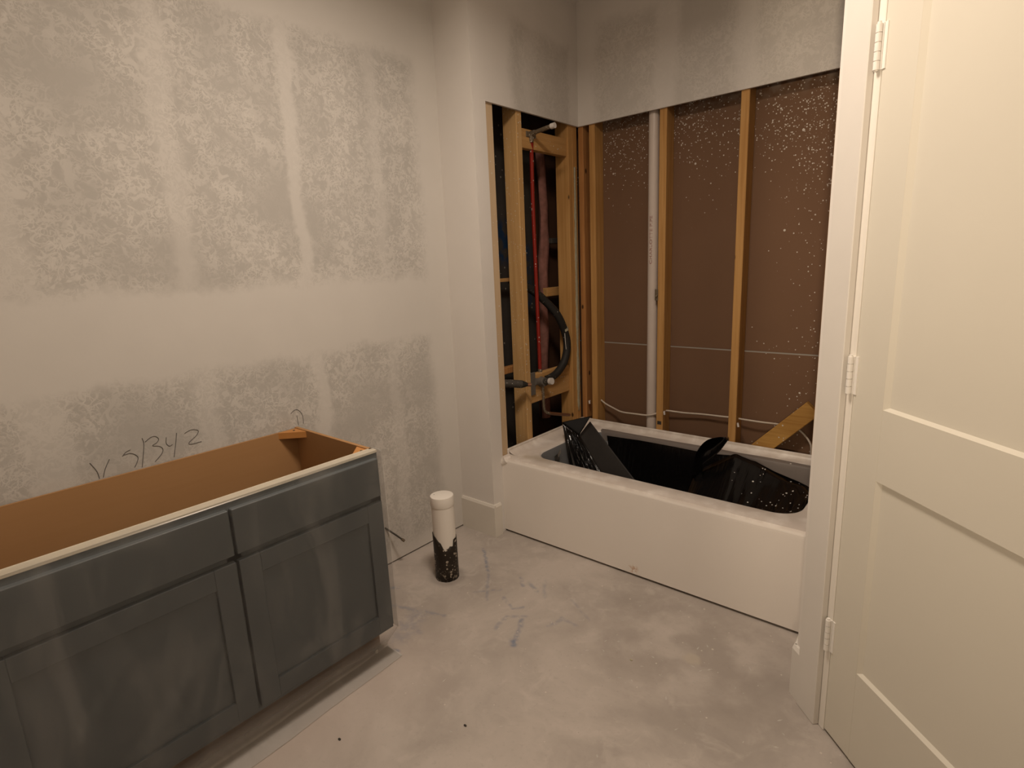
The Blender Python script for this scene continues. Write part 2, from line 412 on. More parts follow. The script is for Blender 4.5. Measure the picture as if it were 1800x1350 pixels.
# back wall framing
def stud(x0, x1, y0, y1, z0, z1, m, parent, name='stud'):
    return bx(name, x0, x1, y0, y1, z0, z1, M[m], parent, .0025)
stud(.2155, .248, YS, YP, .0, CH, 'stud_red', wb)
stud(.287, .325, YS, YP, .0, CH, 'stud', wb)
stud(.708, .748, YS, YP, .0, CH, 'stud', wb)
stud(1.110, 1.149, YS, YP, .0, CH, 'stud', wb)
stud(1.506, 1.545, YS, YP, .0, CH, 'stud', wb)
stud(1.699, 1.738, YS, YP, .0, CH, 'stud', wb)
bx('board', .02, 1.80, YP, YP+.0127, .909, CH, M['backing'], wb)
bx('board', .02, 1.80, YP, YP+.0127, .0, .901, M['backing'], wb)
bx('joint_strip', .25, 1.74, YP+.002, YP+.012, .899, .911, M['joint'], wb)
bx('stud_end_stamp', .716, .74, YS-.0008, YS+.002, .470, .490, M['sheath'], wb)
# diagonal brace
bm = bmesh.new()
def brx(co):
    a = math.radians(46.5); return Vector((1.24+co.x*math.cos(a)-co.z*math.sin(a), co.y, .40+co.x*math.sin(a)+co.z*math.cos(a)))
box(bm, -.06, .37, YS+.003, YS+.041, -.045, .035, .003, brx)
obj('brace', bm, M['brace'], wb, label='speckled diagonal lumber brace at the bottom corner')

# faucet wall framing
stud(.125, XS, .088, .146, 0, CH, 'osb', wf)
stud(.125, XS, .318, .360, 0, CH, 'stud_pale', wf)
stud(.125, XS, .765, .804, 0, CH, 'stud', wf)
stud(.125, XS, .806, .850, 0, CH, 'stud', wf)
bx('blocking', .165, .203, .360, .765, 1.962, 2.055, M['block'], wf, .0025)
bx('blocking', .150, .188, .360, .765, .625, .785, M['block'], wf, .0025)
bx('sheathing', -.02, 0.0, .0127, .70, 0, CH, M['sheath'], wf)
bx('sheathing', -.02, 0.0, .705, 1.0, 0, CH, M['dkbrown'], wf)
bx('cross_strap', .055, .075, .013, .52, 1.300, 1.318, M['block'], wf)
bx('cross_block', .05, .09, .70, .95, 1.195, 1.245, M['block'], wf, .002)
bx('cross_block', .05, .09, .013, .46, .80, .835, M['stud_red'], wf, .002)
bx('cross_block', .05, .09, .76, .95, 1.50, 1.53, M['sheath'], wf, .002)
# strip of greenish joint compound down the inside corner
bm = bmesh.new()
def mudf(u, v):
    z = .49+v*1.42; wv = (.013+.010*nz(z*5)+.005*nz(z*21))*(1 if v > .02 else .4)*(.55+.45*min(1, (1-v)*3))
    return Vector((XS+.004+wv*.2*math.sin(u*PI)+.002*nz(z*40), .822+.004*nz(z*5)+(u-.5)*2*wv, z))
grid(bm, mudf, 6, 90)
o = obj('mud_strip', bm, M['greenmud'], wf, True)
md = o.modifiers.new('s', 'SOLIDIFY'); md.thickness = .004
# pink insulation batt
bm = bmesh.new()
def pinkf(u, v):
    z = .45+v*1.60; c = .735+.03*nz(z*2.1)-.02*(v < .45)
    a = u*2*PI; r = .036+.012*nz(z*6, math.cos(a), math.sin(a))
    return Vector((.045+r*.6*math.cos(a), c+r*math.sin(a), z))
grid(bm, pinkf, 14, 70)
obj('insulation', bm, M['pink'], wf, True, label='pink fibreglass insulation strip')

# pencil note on the left wall
def pencil(strokes, name):
    bm = bmesh.new()
    for s in strokes:
        tube(bm, [(.0006, y, z) for y, z in s], .0011, 6, True, 5 if len(s) > 2 else 0)
    return obj(name, bm, M['pencil'], wl)
pencil([[(-1.573,.846),(-1.560,.815),(-1.557,.790)], [(-1.522,.843),(-1.538,.815),(-1.547,.790)],
        [(-1.487,.842),(-1.475,.853),(-1.462,.857)], [(-1.483,.845),(-1.462,.845),(-1.446,.829),(-1.450,.812),(-1.460,.796)],
        [(-1.424,.886),(-1.423,.861),(-1.439,.790)],
        [(-1.418,.871),(-1.400,.882),(-1.386,.882),(-1.378,.871),(-1.385,.860),(-1.399,.853),(-1.380,.846),(-1.371,.834),(-1.377,.818),(-1.400,.797)],
        [(-1.355,.870),(-1.358,.850),(-1.350,.838),(-1.340,.841)], [(-1.322,.877),(-1.328,.850),(-1.342,.796)],
        [(-1.298,.869),(-1.275,.876),(-1.254,.868),(-1.262,.852),(-1.288,.834),(-1.284,.826),(-1.249,.826)]], 'pencil_lettering')
pencil([[(-.910,.848),(-.896,.857),(-.882,.858),(-.869,.846),(-.861,.825),(-.862,.795)], [(-.886,.834),(-.885,.820),(-.884,.795)]], 'pencil_mark')

# baseboards
def baseprof(bm, a, b, inward, h, th):
    a = Vector(a); b = Vector(b); n = Vector(inward)
    prof = [(0,0),(th,0),(th,h-.012),(th*.55,h),(0,h)]
    va = [bm.verts.new(a+n*p+Vector((0,0,q))) for p, q in prof]; vb = [bm.verts.new(b+n*p+Vector((0,0,q))) for p, q in prof]
    for i in range(5): bm.faces.new((va[i], va[(i+1)%5], vb[(i+1)%5], vb[i]))
    bm.faces.new(va[::-1]); bm.faces.new(vb)
bm = bmesh.new(); baseprof(bm, (0,0,0), (XB+.0135,0,0), (0,-1,0), .175, .0135); baseprof(bm, (XB,0,0), (XB,.045,0), (1,0,0), .175, .0135)
obj('baseboard_wing', bm, M['base'], **ST)
bm = bmesh.new()
A = L(T0-.006, D_W, 0); B = L(1.4225, D_W, 0)
baseprof(bm, A, B, (-.7071,-.7071,0), .176, .0135); baseprof(bm, (XR,-.2335,0), (XR,.072,0), (-1,0,0), .176, .0135)
obj('baseboard_right', bm, M['trim'], **ST)

# ------------------------------------------------------------------ door in the diagonal wall
t1 = empty('trim_1', **ST)
CF = D_W-.0185
bx('casing_side', 1.4225, 1.5115, CF, D_W, 0, DZ1+.008+.089, M['trim'], t1, .002, LX)
bx('casing_side', DT1+.024, DT1+.113, CF, D_W, 0, DZ1+.097, M['trim'], t1, .002, LX)
bx('casing_head', 1.5115, DT1+.024, CF, D_W, DZ1+.008, DZ1+.097, M['trim'], t1, .002, LX)
bx('door_jamb', 1.5115, 1.5342, D_W-.001, D_W+.112, 0, DZ1+.004, M['door_edge'], t1, .0015, LX)
bx('door_jamb', DT1+.003, DT1+.022, D_W-.001, D_W+.112, 0, DZ1+.004, M['door_edge'], t1, .0015, LX)
bx('door_jamb', 1.5135, DT1+.022, D_W-.001, D_W+.112, DZ1+.004, DZ1+.022, M['door_edge'], t1, .0015, LX)

d1 = empty('door_1', **ST)
DF, DB = D_W+.001, D_W+.036
Z0 = .010; ST_W = .106
zr = [(Z0, .281), (.829, 1.010), (1.925, DZ1)]
bx('stile', DT0, DT0+ST_W, DF, DB, Z0, DZ1, M['door'], d1, .0012, LX)
bx('stile', DT1-ST_W, DT1, DF, DB, Z0, DZ1, M['door'], d1, .0012, LX)
for a, b in zr: bx('rail', DT0+ST_W, DT1-ST_W, DF, DB, a, b, M['door'], d1, .0, LX)
for a, b in ((.281, .829), (1.010, 1.925)):
    bm = bmesh.new(); t0, tt1 = DT0+ST_W, DT1-ST_W; q = .011
    o_ = [(t0,a),(tt1,a),(tt1,b),(t0,b)]; i_ = [(t0+q,a+.007),(tt1-q,a+.007),(tt1-q,b-.005),(t0+q,b-.005)]
    vo = [bm.verts.new(L(p[0], DF, p[1])) for p in o_]; vi = [bm.verts.new(L(p[0], DF+.009, p[1])) for p in i_]
    vb = [bm.verts.new(L(p[0], DB, p[1])) for p in o_]
    for i in range(4):
        j = (i+1)%4
        bm.faces.new((vo[i], vo[j], vi[j], vi[i])); bm.faces.new((vo[i], vo[j], vb[j], vb[i]))
    bm.faces.new(vi); bm.faces.new(vb)
    obj('panel', bm, M['door'], d1)
for z0 in (1.790, 1.026, .268):
    hg = bx('hinge', 1.519, 1.536, D_W-.0035, D_W+.001, z0, z0+.098, M['hinge'], d1, 0, LX)
    bx('hinge_leaf', 1.5365, 1.546, D_W-.0015, D_W+.0012, z0, z0+.098, M['hinge'], hg, 0, LX)
    for q in range(5):
        za = z0+.098*q/5+.0008; zb = z0+.098*(q+1)/5-.0008
        tb('knuckle', [L(1.5275, D_W-.0085, za), L(1.5275, D_W-.0085, zb)], .0068, M['hinge'], hg, 14)
    tb('hinge_pin', [L(1.5275, D_W-.0085, z0-.002), L(1.5275, D_W-.0085, z0+.102)], .0045, M['hinge'], hg, 10)
# latch side knob, outside the photograph's frame
kn = empty('door_knob'); kn.parent = d1
tb('rose', [L(DT1-.06, DF, .95), L(DT1-.06, DF-.008, .95)], .032, M['plate'], kn, 20)
tb('knob', [L(DT1-.06, DF-.008, .95), L(DT1-.06, DF-.03, .95), L(DT1-.06, DF-.045, .95), L(DT1-.06, DF-.06, .95)], [.011, .012, .026, .022], M['plate'], kn, 20)

# ------------------------------------------------------------------ added unseen lights
def overhead_fill_lamp(name, x, y, z, watts, rad, label):
    t = empty(name, label=label, category='light')
    tb('base', [(x,y,CH), (x,y,CH-.02)], rad+.02, M['lamp_body'], t, 32)
    tb('diffuser', [(x,y,CH-.02), (x,y,CH-.028)], rad, M['glow'], t, 32)
    ld = bpy.data.lights.new(name+'_light', 'AREA'); ld.shape = 'DISK'; ld.size = rad*2
    ld.energy = watts; ld.color = WARM; ld.spread = math.radians(164)
    lo = bpy.data.objects.new(name+'_light', ld); COL.objects.link(lo)
    lo.location = (x, y, CH-.032); lo.parent = t
overhead_fill_lamp('ceiling_light', *LIGHT_A, 'added unseen round fill light on the ceiling above the floor')
bxx, byy, bzz, bw_, br_ = LIGHT_B
wl_ = empty('work_lamp', label='added unseen fill lamp on a tripod in the hall behind', category='lamp')
aim = (Vector(LIGHT_B_AIM)-Vector((bxx, byy, bzz))).normalized(); hp = Vector((bxx, byy, bzz))
tb('lamp_head', [hp-aim*.16, hp-aim*.12, hp-aim*.02], [.05, .085, .10], M['plate'], wl_, 24)
tb('lamp_glass', [hp-aim*.021, hp-aim*.017], .09, M['glow'], wl_, 24)
tb('pole', [(bxx, byy-.12, .35), (bxx, byy-.12, bzz-.06)], .014, M['sheath'], wl_, 12)
for q in range(3):
    a = q*2*PI/3+.5
    tb('leg', [(bxx, byy-.12, .55), (bxx+.15*math.cos(a), byy-.12+.15*math.sin(a), .008)], .010, M['sheath'], wl_, 10)
ld = bpy.data.lights.new('work_lamp_light', 'SPOT'); ld.energy = bw_; ld.color = WARM_B; ld.shadow_soft_size = br_
ld.spot_size = math.radians(88); ld.spot_blend = 1.0
lo = bpy.data.objects.new('work_lamp_light', ld); COL.objects.link(lo); lo.parent = wl_
lo.location = hp; lo.rotation_euler = aim.to_track_quat('-Z', 'Y').to_euler()

# ------------------------------------------------------------------ bathtub
TX0, TX1, TY0, TY1, HT = XS+.001, 1.737, .077, YS-.002, .412
def rr(x0, x1, y0, y1, r, z, n=10, side=10):
    """rounded rectangle, constant vertex count, starting at the front-left corner going along the front"""
    pts = []
    cs = [(x1-r, y0+r, -PI/2), (x1-r, y1-r, 0), (x0+r, y1-r, PI/2), (x0+r, y0+r, PI)]
    edges = [((x0+r, y0), (x1-r, y0)), ((x1, y0+r), (x1, y1-r)), ((x1-r, y1), (x0+r, y1)), ((x0, y1-r), (x0, y0+r))]
    for (cx, cy, a0), (p, q) in zip(cs, edges):
        for i in range(side):
            t = i/side; pts.append(Vector((p[0]+(q[0]-p[0])*t, p[1]+(q[1]-p[1])*t, z)))
        for i in range(n):
            a = a0+PI/2*i/n; pts.append(Vector((cx+r*math.cos(a), cy+r*math.sin(a), z)))
    return pts
IX0, IX1, IY0, IY1 = .335, 1.612, .183, .768
BAS = [(0, 0, 0, 0, HT, .10), (.006, .004, .006, .006, HT-.004, .10), (.012, .009, .012, .011, HT-.016, .10), (.025, .05, .028, .028, .31, .11),
       (.05, .14, .05, .05, .20, .12), (.08, .22, .075, .075, .13, .13), (.12, .28, .11, .11, .098, .13), (.20, .36, .17, .17, .085, .10)]
LV = [rr(IX0+a, IX1-b, IY0+c_, IY1-d_, r, z) for a, b, c_, d_, z, r in BAS]
NC = len(LV[0])
tubE = empty('bathtub', label='white alcove bathtub with a plain apron below the open studs', category='bathtub')
bm = bmesh.new()
rings = []
rings.append([bm.verts.new(p) for p in rr(TX0, TX1, TY0, TY1, .004, HT-.02)])
# outer top edge: raised tile flange on left, back and right, rounded front edge
def rim(off, z, r):
    out = []
    for p in rr(TX0+off, TX1-off, TY0+off*.8, TY1-off, r, z):
        fr_ = max(0, min(1, (p.y-TY0-.02)/.05))
        out.append(p)
    return out
rings.append([bm.verts.new(p) for p in rr(TX0, TX1, TY0+.002, TY1, .004, HT-.008)])
rings.append([bm.verts.new(p) for p in rr(TX0+.003, TX1-.003, TY0+.008, TY1-.003, .006, HT)])
rings.append([bm.verts.new(p) for p in rr(TX0+.028, TX1-.028, TY0+.03, TY1-.028, .02, HT)])
for lv in LV: rings.append([bm.verts.new(p) for p in lv])
for a, b in zip(rings, rings[1:]):
    for i in range(NC): bm.faces.new((a[i], a[(i+1)%NC], b[(i+1)%NC], b[i]))
bm.faces.new(rings[-1])
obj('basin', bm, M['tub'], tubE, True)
# apron
bm = bmesh.new()
prof = [(.010, HT-.004), (.003, HT-.012), (.0, HT-.024), (.0, .012), (.03, .012)]
V = [[bm.verts.new((x, TY0+p, z)) for p, z in prof] for x in (TX0+.012, TX1-.012)]
for i in range(len(prof)-1): bm.faces.new((V[0][i], V[1][i], V[1][i+1], V[0][i+1]))
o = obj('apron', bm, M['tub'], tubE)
md = o.modifiers.new('s', 'SOLIDIFY'); md.thickness = .004; md.offset = -1
# tile flange
bm = bmesh.new()
for a in ((TX0, TX0+.012, TY0+.055, TY1), (TX1-.012, TX1, TY0+.055, TY1), (TX0, TX1, TY1-.012, TY1)):
    box(bm, *a, HT-.01, HT+.030, .003)
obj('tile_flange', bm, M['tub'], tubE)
# rounded inner slope between flange and rim deck on the left end
bm = bmesh.new()
def cove(u, v):
    a = v*PI/2; return Vector((TX0+.010+.055*(1-math.cos(a))*1.0+.0*u, TY0+.06+u*(TY1-TY0-.07), HT+.026-.026*math.sin(a)))
grid(bm, cove, 12, 8)
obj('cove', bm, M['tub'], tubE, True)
bm = bmesh.new()
def cove2(u, v):
    a = v*PI/2; return Vector((TX0+.02+u*(TX1-TX0-.04), TY1-.010-.03*(1-math.cos(a)), HT+.026-.026*math.sin(a)))
grid(bm, cove2, 12, 8)
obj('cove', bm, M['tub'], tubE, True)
# apron return lug at the left front corner
bm = bmesh.new(); tube(bm, [(TX0+.010, TY0+.012, HT-.030), (TX0+.034, TY0+.010, HT-.012), (TX0+.045, TY0+.03, HT-.006)], [.02,.022,.016], 14)
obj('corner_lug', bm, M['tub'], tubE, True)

def basin_pt(ci, s, off=0.0):
    """point on the basin wall: ci column index (float ok), s 0 (top) .. 1 (bottom)"""
    lv = s*(len(LV)-1); i = min(int(lv), len(LV)-2); f = lv-i
    a = LV[i][ci % NC].lerp(LV[i+1][ci % NC], f)
    c = Vector(((IX0+IX1)/2, (IY0+IY1)/2, .6)); return a + (c-a).normalized()*off
def ztop(p):
    pts = [(.30,.386), (.44,.386), (.70,.393), (.94,.392), (1.05,.388), (1.16,.402), (1.24,.408), (1.32,.385), (1.42,.355), (1.54,.335), (1.70,.33)]
    for (xa, za), (xb, zb) in zip(pts, pts[1:]):
        if xa <= p.x <= xb: return za+(zb-za)*(p.x-xa)/(xb-xa)
    return .38
def s_at_z(ci, z):
    lo, hi = 0.0, 1.0
    for _ in range(24):
        m_ = (lo+hi)/2
        if basin_pt(ci, m_).z > z: lo = m_
        else: hi = m_
    return lo
# black protective sheet lying in the basin
liner = empty('protective_film', label='torn black plastic film lining the bathtub', category='plastic film')
bm = bmesh.new(); NL = 26; cols = []
for ci in range(NC):
    p0 = basin_pt(ci, .3)
    left = p0.x < IX0+.10
    front = p0.y < .30
    if left: s0 = s_at_z(ci, .12)
    elif p0.x > IX1-.16 and not front and p0.y < .60: s0 = s_at_z(ci, .40-.06*max(0, (p0.y-.35)/.25))
    elif front: s0 = s_at_z(ci, .400 if p0.x > .46 else .16)
    else: s0 = s_at_z(ci, ztop(p0))
    cols.append([bm.verts.new(basin_pt(ci, s0+(1-s0)*j/NL, .004+.005*abs(nz(ci*.45, j*.12)) + .004*abs(nz(ci*1.3, 3)))) for j in range(NL+1)])
for ci in range(NC):
    a, b = cols[ci], cols[(ci+1)%NC]
    for j in range(NL): bm.faces.new((a[j], b[j], b[j+1], a[j+1]))
bm.faces.new([c_[-1] for c_ in cols])
obj('basin_liner', bm, M['film'], liner, True)
# dusty grey film on the back slope above the black sheet
bm = bmesh.new(); cols = []
for ci in range(NC):
    p0 = basin_pt(ci, .3)
    if p0.y > IY1-.12 and IX0+.07 < p0.x < IX1-.01:
        cols.append(ci)
def greyrow(ci, v):
    p0 = basin_pt(ci, .3); x = p0.x
    zt = HT+.002; s1_ = s_at_z(ci, ztop(p0)-.03)
    p = basin_pt(ci, s1_*(1-v), .0025+.002*abs(nz(ci*.7, v*2)))
    if v >= .999:
        up = .028*(.4+.6*abs(nz(ci*.35, 9)))
        p = p + Vector((0, up, .003))
    return p
R2 = [[bm.verts.new(greyrow(ci, j/8)) for j in range(9)] for ci in cols]
for a, b in zip(R2, R2[1:]):
    for j in range(8): bm.faces.new((a[j], b[j], b[j+1], a[j+1]))
obj('rim_film', bm, M['film_grey'], liner, True, label='dusty grey film strip along the back rim')
# blue-grey film on the drain end
bm = bmesh.new(); cl_ = [ci for ci in range(NC) if basin_pt(ci, .3).x < IX0+.125]
i0 = next(i for i, ci in enumerate(cl_) if cl_[i-1] != (ci-1) % NC)
cl_ = cl_[i0:]+cl_[:i0]
R2 = [[bm.verts.new(basin_pt(ci, .22+.70*j/10, .0018)) for j in range(11)] for ci in cl_]
for a, b in zip(R2, R2[1:]):
    for j in range(10): bm.faces.new((a[j], b[j], b[j+1], a[j+1]))
obj('drain_end_film', bm, M['tub_film'], liner, True, label='blue-grey film on the drain end')
# overflow hole with a folded tab
bm = bmesh.new()
q = [(.3555,.350,.362), (.3565,.395,.372), (.362,.385,.345), (.364,.345,.340)]
vs = [bm.verts.new(Vector(p)+Vector((.010,0,0))) for p in q]; bm.faces.new(vs)
obj('overflow_hole', bm, M['sheath'], tubE)
bm = bmesh.new()
vs = [bm.verts.new(p) for p in ((.380,.362,.350), (.374,.402,.372), (.378,.392,.398), (.386,.352,.378))]; bm.faces.new(vs)
obj('film_tab', bm, M['flake'], liner)

def sheet(name, quads, m, sub=8, amp=.006, fr=9, seed=0, rid=None, parent=liner):
    """patches of thin plastic: each quad is 4 corner points, bent by noise"""
    bm = bmesh.new()
    for q in quads:
        q = [Vector(p) for p in q]
        n = (q[1]-q[0]).cross(q[3]-q[0]).normalized()
        def f(u, v):
            p = q[0]*(1-u)*(1-v)+q[1]*u*(1-v)+q[2]*u*v+q[3]*(1-u)*v
            d = amp*nz(p.x*fr+seed, p.y*fr, p.z*fr)
            if rid: d += rid[0]*math.sin(rid[1]*(u if rid[2] else v)*PI+2*nz(u*3, v*3, seed))*math.sin(u*PI)**.5*math.sin(v*PI)**.5
            return p + n*d
        grid(bm, f, sub, sub)
    bmesh.ops.remove_doubles(bm, verts=bm.verts[:], dist=.0006)
    o = obj(name, bm, m, parent, True)
    md = o.modifiers.new('s', 'SOLIDIFY'); md.thickness = .0012
    return o
A_ = (.315,.50,.510); B_ = (.442,.60,.540); F1 = (.415,.52,.445); C_ = (.875,.42,.240); D_ = (.675,.42,.215); E_ = (.455,.395,.205); G_ = (.330,.52,.47)
sheet('lifted_flap', [(A_, F1, D_, E_)], M['film'], 26, .006, 9, 1, (.005, 13, True))
sheet('folded_flap', [(F1, (.448,.585,.512), C_, D_)], M['film_dull'], 18, .008, 5, 4)
sheet('flap_top', [(A_, (.39,.57,.528), B_, F1)], M['film_matt'], 12, .004, 6, 7)
for i, (a, b, c_) in enumerate([((.452,.583,.512), (.447,.576,.494), .010), ((.430,.555,.480), (.424,.545,.462), .008), ((.416,.53,.452), (.413,.52,.436), .006)]):
    bm = bmesh.new(); a, b = Vector(a), Vector(b)
    n = Vector((.5,-.7,.3)).normalized()*.004
    vs = [bm.verts.new(p) for p in (a+n, b+n+Vector((c_,0,.004)), b+n+Vector((.002,0,-.010)), a+n+Vector((-c_*.6,0,-.008)))]; bm.faces.new(vs)
    obj('torn_edge', bm, M['flake'], liner)
# upright tongue of film in the middle of the tub
bm = bmesh.new()
TL = [(1.030,.300),(1.038,.400),(1.050,.440),(1.081,.493),(1.115,.525),(1.154,.543)]
TR = [(1.090,.300),(1.085,.380),(1.095,.395),(1.128,.428),(1.170,.475),(1.211,.541)]
tl = catmull([(x, 0, z) for x, z in TL], 5); tr_ = catmull([(x, 0, z) for x, z in TR], 5)
def tong(u, v):
    i = min(int(v*(len(tl)-1)), len(tl)-2); f = v*(len(tl)-1)-i
    p = tl[i].lerp(tl[i+1], f).lerp(tr_[i].lerp(tr_[i+1], f), u)
    return Vector((p.x, .60+.03*math.sin(u*PI)-.02*v*v+.006*nz(u*4, v*4), p.z))
grid(bm, tong, 10, 24)
o = obj('film_tongue', bm, M['film'], liner, True); o.modifiers.new('s', 'SOLIDIFY').thickness = .0012
# billowing sheet over the sloping end of the basin
bm = bmesh.new()
ED = [(1.03,.64,.315),(1.075,.65,.350),(1.13,.66,.395),(1.205,.67,.442),(1.25,.67,.440),(1.31,.66,.425),(1.39,.65,.398),(1.46,.63,.385),(1.53,.60,.380),(1.575,.54,.378)]
ed = catmull(ED, 5)
def bill(u, v):
    i = min(int(u*(len(ed)-1)), len(ed)-2); f = u*(len(ed)-1)-i
    a = ed[i].lerp(ed[i+1], f)
    xb = 1.03+u*.56
    b = Vector((xb, .215, .15+.22*max(0, (u-.35)/.65)**1.2))
    p = a.lerp(b, v)
    sag = math.sin(v*PI)
    p.z += -.055*sag*(1-.4*u) + .0055*sag*math.sin(u*58+2.5*nz(u*4, v*2))*max(0, (u-.25))*1.6 + .008*nz(u*6, v*4)
    for u0, h0, vs in ((.70,.004,.55), (.755,.007,.40), (.79,.006,.45), (.815,.005,.42), (.86,.004,.5), (.90,.005,.45)):
        if v > vs: p.z += h0*math.exp(-((u-u0-.03*(v-.5))/.006)**2)*min(1, (v-vs)*6)
    return p
grid(bm, bill, 260, 24)
o = obj('billowing_film', bm, M['film'], liner, True); o.modifiers.new('s', 'SOLIDIFY').thickness = .0012
bm = bmesh.new(); vs = [bm.verts.new(p) for p in ((.865,.36,.112), (.878,.362,.112), (.905,.41,.118), (.897,.415,.118))]; bm.faces.new(vs)
o = obj('paper_scrap', bm, M['flake'], None, label='small pale paper scrap lying on black film in the tub', category='scrap'); o.modifiers.new('s', 'SOLIDIFY').thickness = .001

# ------------------------------------------------------------------ vanity cabinet
VX, VY0, VY1, VH = .545, -1.961, -.894, .793
van = empty('vanity_cabinet', label='slate grey vanity cabinet without countertop against the left wall', category='cabinet')
bx('back_panel', .012, .022, VY0+.013, VY1-.013, .11, VH-.004, M['van_in'], van)
for y0 in (VY1-.013, VY0): bx('side_panel', .010, .508, y0, y0+.013, 0 if 0 else .10, VH, M['van_in'], van, .001)
bx('bottom_panel', .022, .508, VY0+.013, VY1-.013, .11, .125, M['van_in'], van)
bx('toe_kick', .430, .445, VY0+.01, VY1-.01, .0, .11, M['toe'], van)
for y0 in (VY1-.022, VY0+.008): bx('side_foot', .012, .430, y0, y0+.013, 0, .10, M['toe'], van)
bx('face_frame_rail', .508, .526, VY0, VY1, .745, VH-.010, M['van'], van)
bx('top_edge', .496, .531, VY0, VY1, VH-.010, VH, M['van_edge'], van, .0015)
bx('face_frame_rail', .508, .526, VY0, VY1, .11, .150, M['van'], van)
bx('face_frame_rail', .508, .526, VY0, VY1, .600, .640, M['van'], van)
ymid = (VY0+VY1)/2+.030
for y0 in (VY1-.040, ymid-.02, VY0): bx('face_frame_stile', .508, .526, y0, y0+.040, .150, .745, M['van'], van)
secs = [(ymid+.004, VY1-.010), (VY0+.010, ymid-.004)]
for a, b in secs:
    bx('drawer_front', .526, VX, a, b, .632, .766, M['van'], van, .002)
    dr = empty('cabinet_door'); dr.parent = van
    z0, z1, fw_ = .134, .612, .060
    bx('door_stile', .526, VX, a, a+fw_, z0, z1, M['van'], dr, .0015)
    bx('door_stile', .526, VX, b-fw_, b, z0, z1, M['van'], dr, .0015)
    bx('door_rail', .526, VX, a+fw_, b-fw_, z0, z0+fw_, M['van'], dr, .0015)
    bx('door_rail', .526, VX, a+fw_, b-fw_, z1-fw_, z1, M['van'], dr, .0015)
    bx('door_panel', .527, .535, a+fw_, b-fw_, z0+fw_, z1-fw_, M['van'], dr)
# corner blocks
def corner(x, y, sx, sy, s=.075):
    bm = bmesh.new()
    pts = [(x,y),(x+sx*s,y),(x,y+sy*s)]
    lo_ = [bm.verts.new((a, b, VH-.028)) for a, b in pts]; hi_ = [bm.verts.new((a, b, VH-.004)) for a, b in pts]
    for i in range(3): bm.faces.new((lo_[i], lo_[(i+1)%3], hi_[(i+1)%3], hi_[i]))
    bm.faces.new(lo_); bm.faces.new(hi_)
    cb = obj('corner_block', bm, M['corner'], van, label='orange corner bracket')
    tb('screw', [(x+sx*.02, y+sy*.02, VH-.006), (x+sx*.02, y+sy*.02, VH-.0025)], .0045, M['sheath'], cb, 10)
corner(.022, VY1-.013, 1, -1); corner(.508, VY1-.013, -1, -1); corner(.022, VY0+.013, 1, 1); corner(.508, VY0+.013, -1, 1)
# clear plastic wrap over the front
wrapE = empty('plastic_wrap', label='clear creased plastic wrap hanging over the vanity front', category='plastic film')
PR = [(.512,.7965),(.535,.797),(.551,.793),(.5535,.77),(.554,.60),(.554,.35),(.554,.145),(.550,.115),(.528,.075),(.505,.035),(.497,.010),(.515,.0045),(.585,.0035)]
pr = catmull([(x, 0, z) for x, z in PR], 6)
creases = [((-1.585,.70),(-1.845,.36)), ((-1.60,.66),(-1.80,.34)), ((-1.50,.42),(-1.75,.15)), ((-1.62,.55),(-1.90,.25))]
def wrapf(u, v):
    y = VY0-.012+u*(VY1+.003-VY0+.012)
    i = min(int(v*(len(pr)-1)), len(pr)-2); f = v*(len(pr)-1)-i
    p = pr[i].lerp(pr[i+1], f)
    x, z = p.x, p.z
    onf = max(0, min(1, (z-.13)/.08))*max(0, min(1, (.79-z)/.02))
    x += onf*(.0035+.004*nz(y*5, z*4)+.002*nz(y*16, z*6, 3))
    for (ya, za), (yb, zb) in creases:
        dy, dz = yb-ya, zb-za; l2 = dy*dy+dz*dz
        h = max(0, min(1, ((y-ya)*dy+(z-za)*dz)/l2)); d = math.hypot(y-ya-h*dy, z-za-h*dz)
        x += onf*.009*math.exp(-(d/.007)**2)*math.sin(h*PI)**.4
    if z < .13:
        k_ = max(0, min(1, (.13-z)/.13)); x += k_*(.012*nz(y*3, 5)-.022*max(0, (y+1.35)/.45))
        z += .003*k_*abs(nz(y*12, 2))
    return Vector((x, y, max(z, .002)))
bm = bmesh.new(); grid(bm, wrapf, 150, 120)
obj('front_sheet', bm, M['wrap'], wrapE, True)
bm = bmesh.new()
def sidef(u, v):
    z = .118+v*.678; return Vector((.553-u*(.035+.012*nz(z*6, 2)), VY1+.0025+.001*nz(z*9, u*3), z))
grid(bm, sidef, 8, 50)
obj('side_fold', bm, M['wrap'], wrapE, True)
bm = bmesh.new()
bmesh.ops.create_icosphere(bm, subdivisions=2, radius=.010)
for v in bm.verts: v.co = Vector((v.co.x*.8+.475, v.co.y*.8-.945, v.co.z*1.5*(1+.3*nz(*(v.co*90)))+.014))
obj('foam_lump', bm, M['flake'], None, True, label='small cream foam lump on the floor at the vanity corner', category='debris')

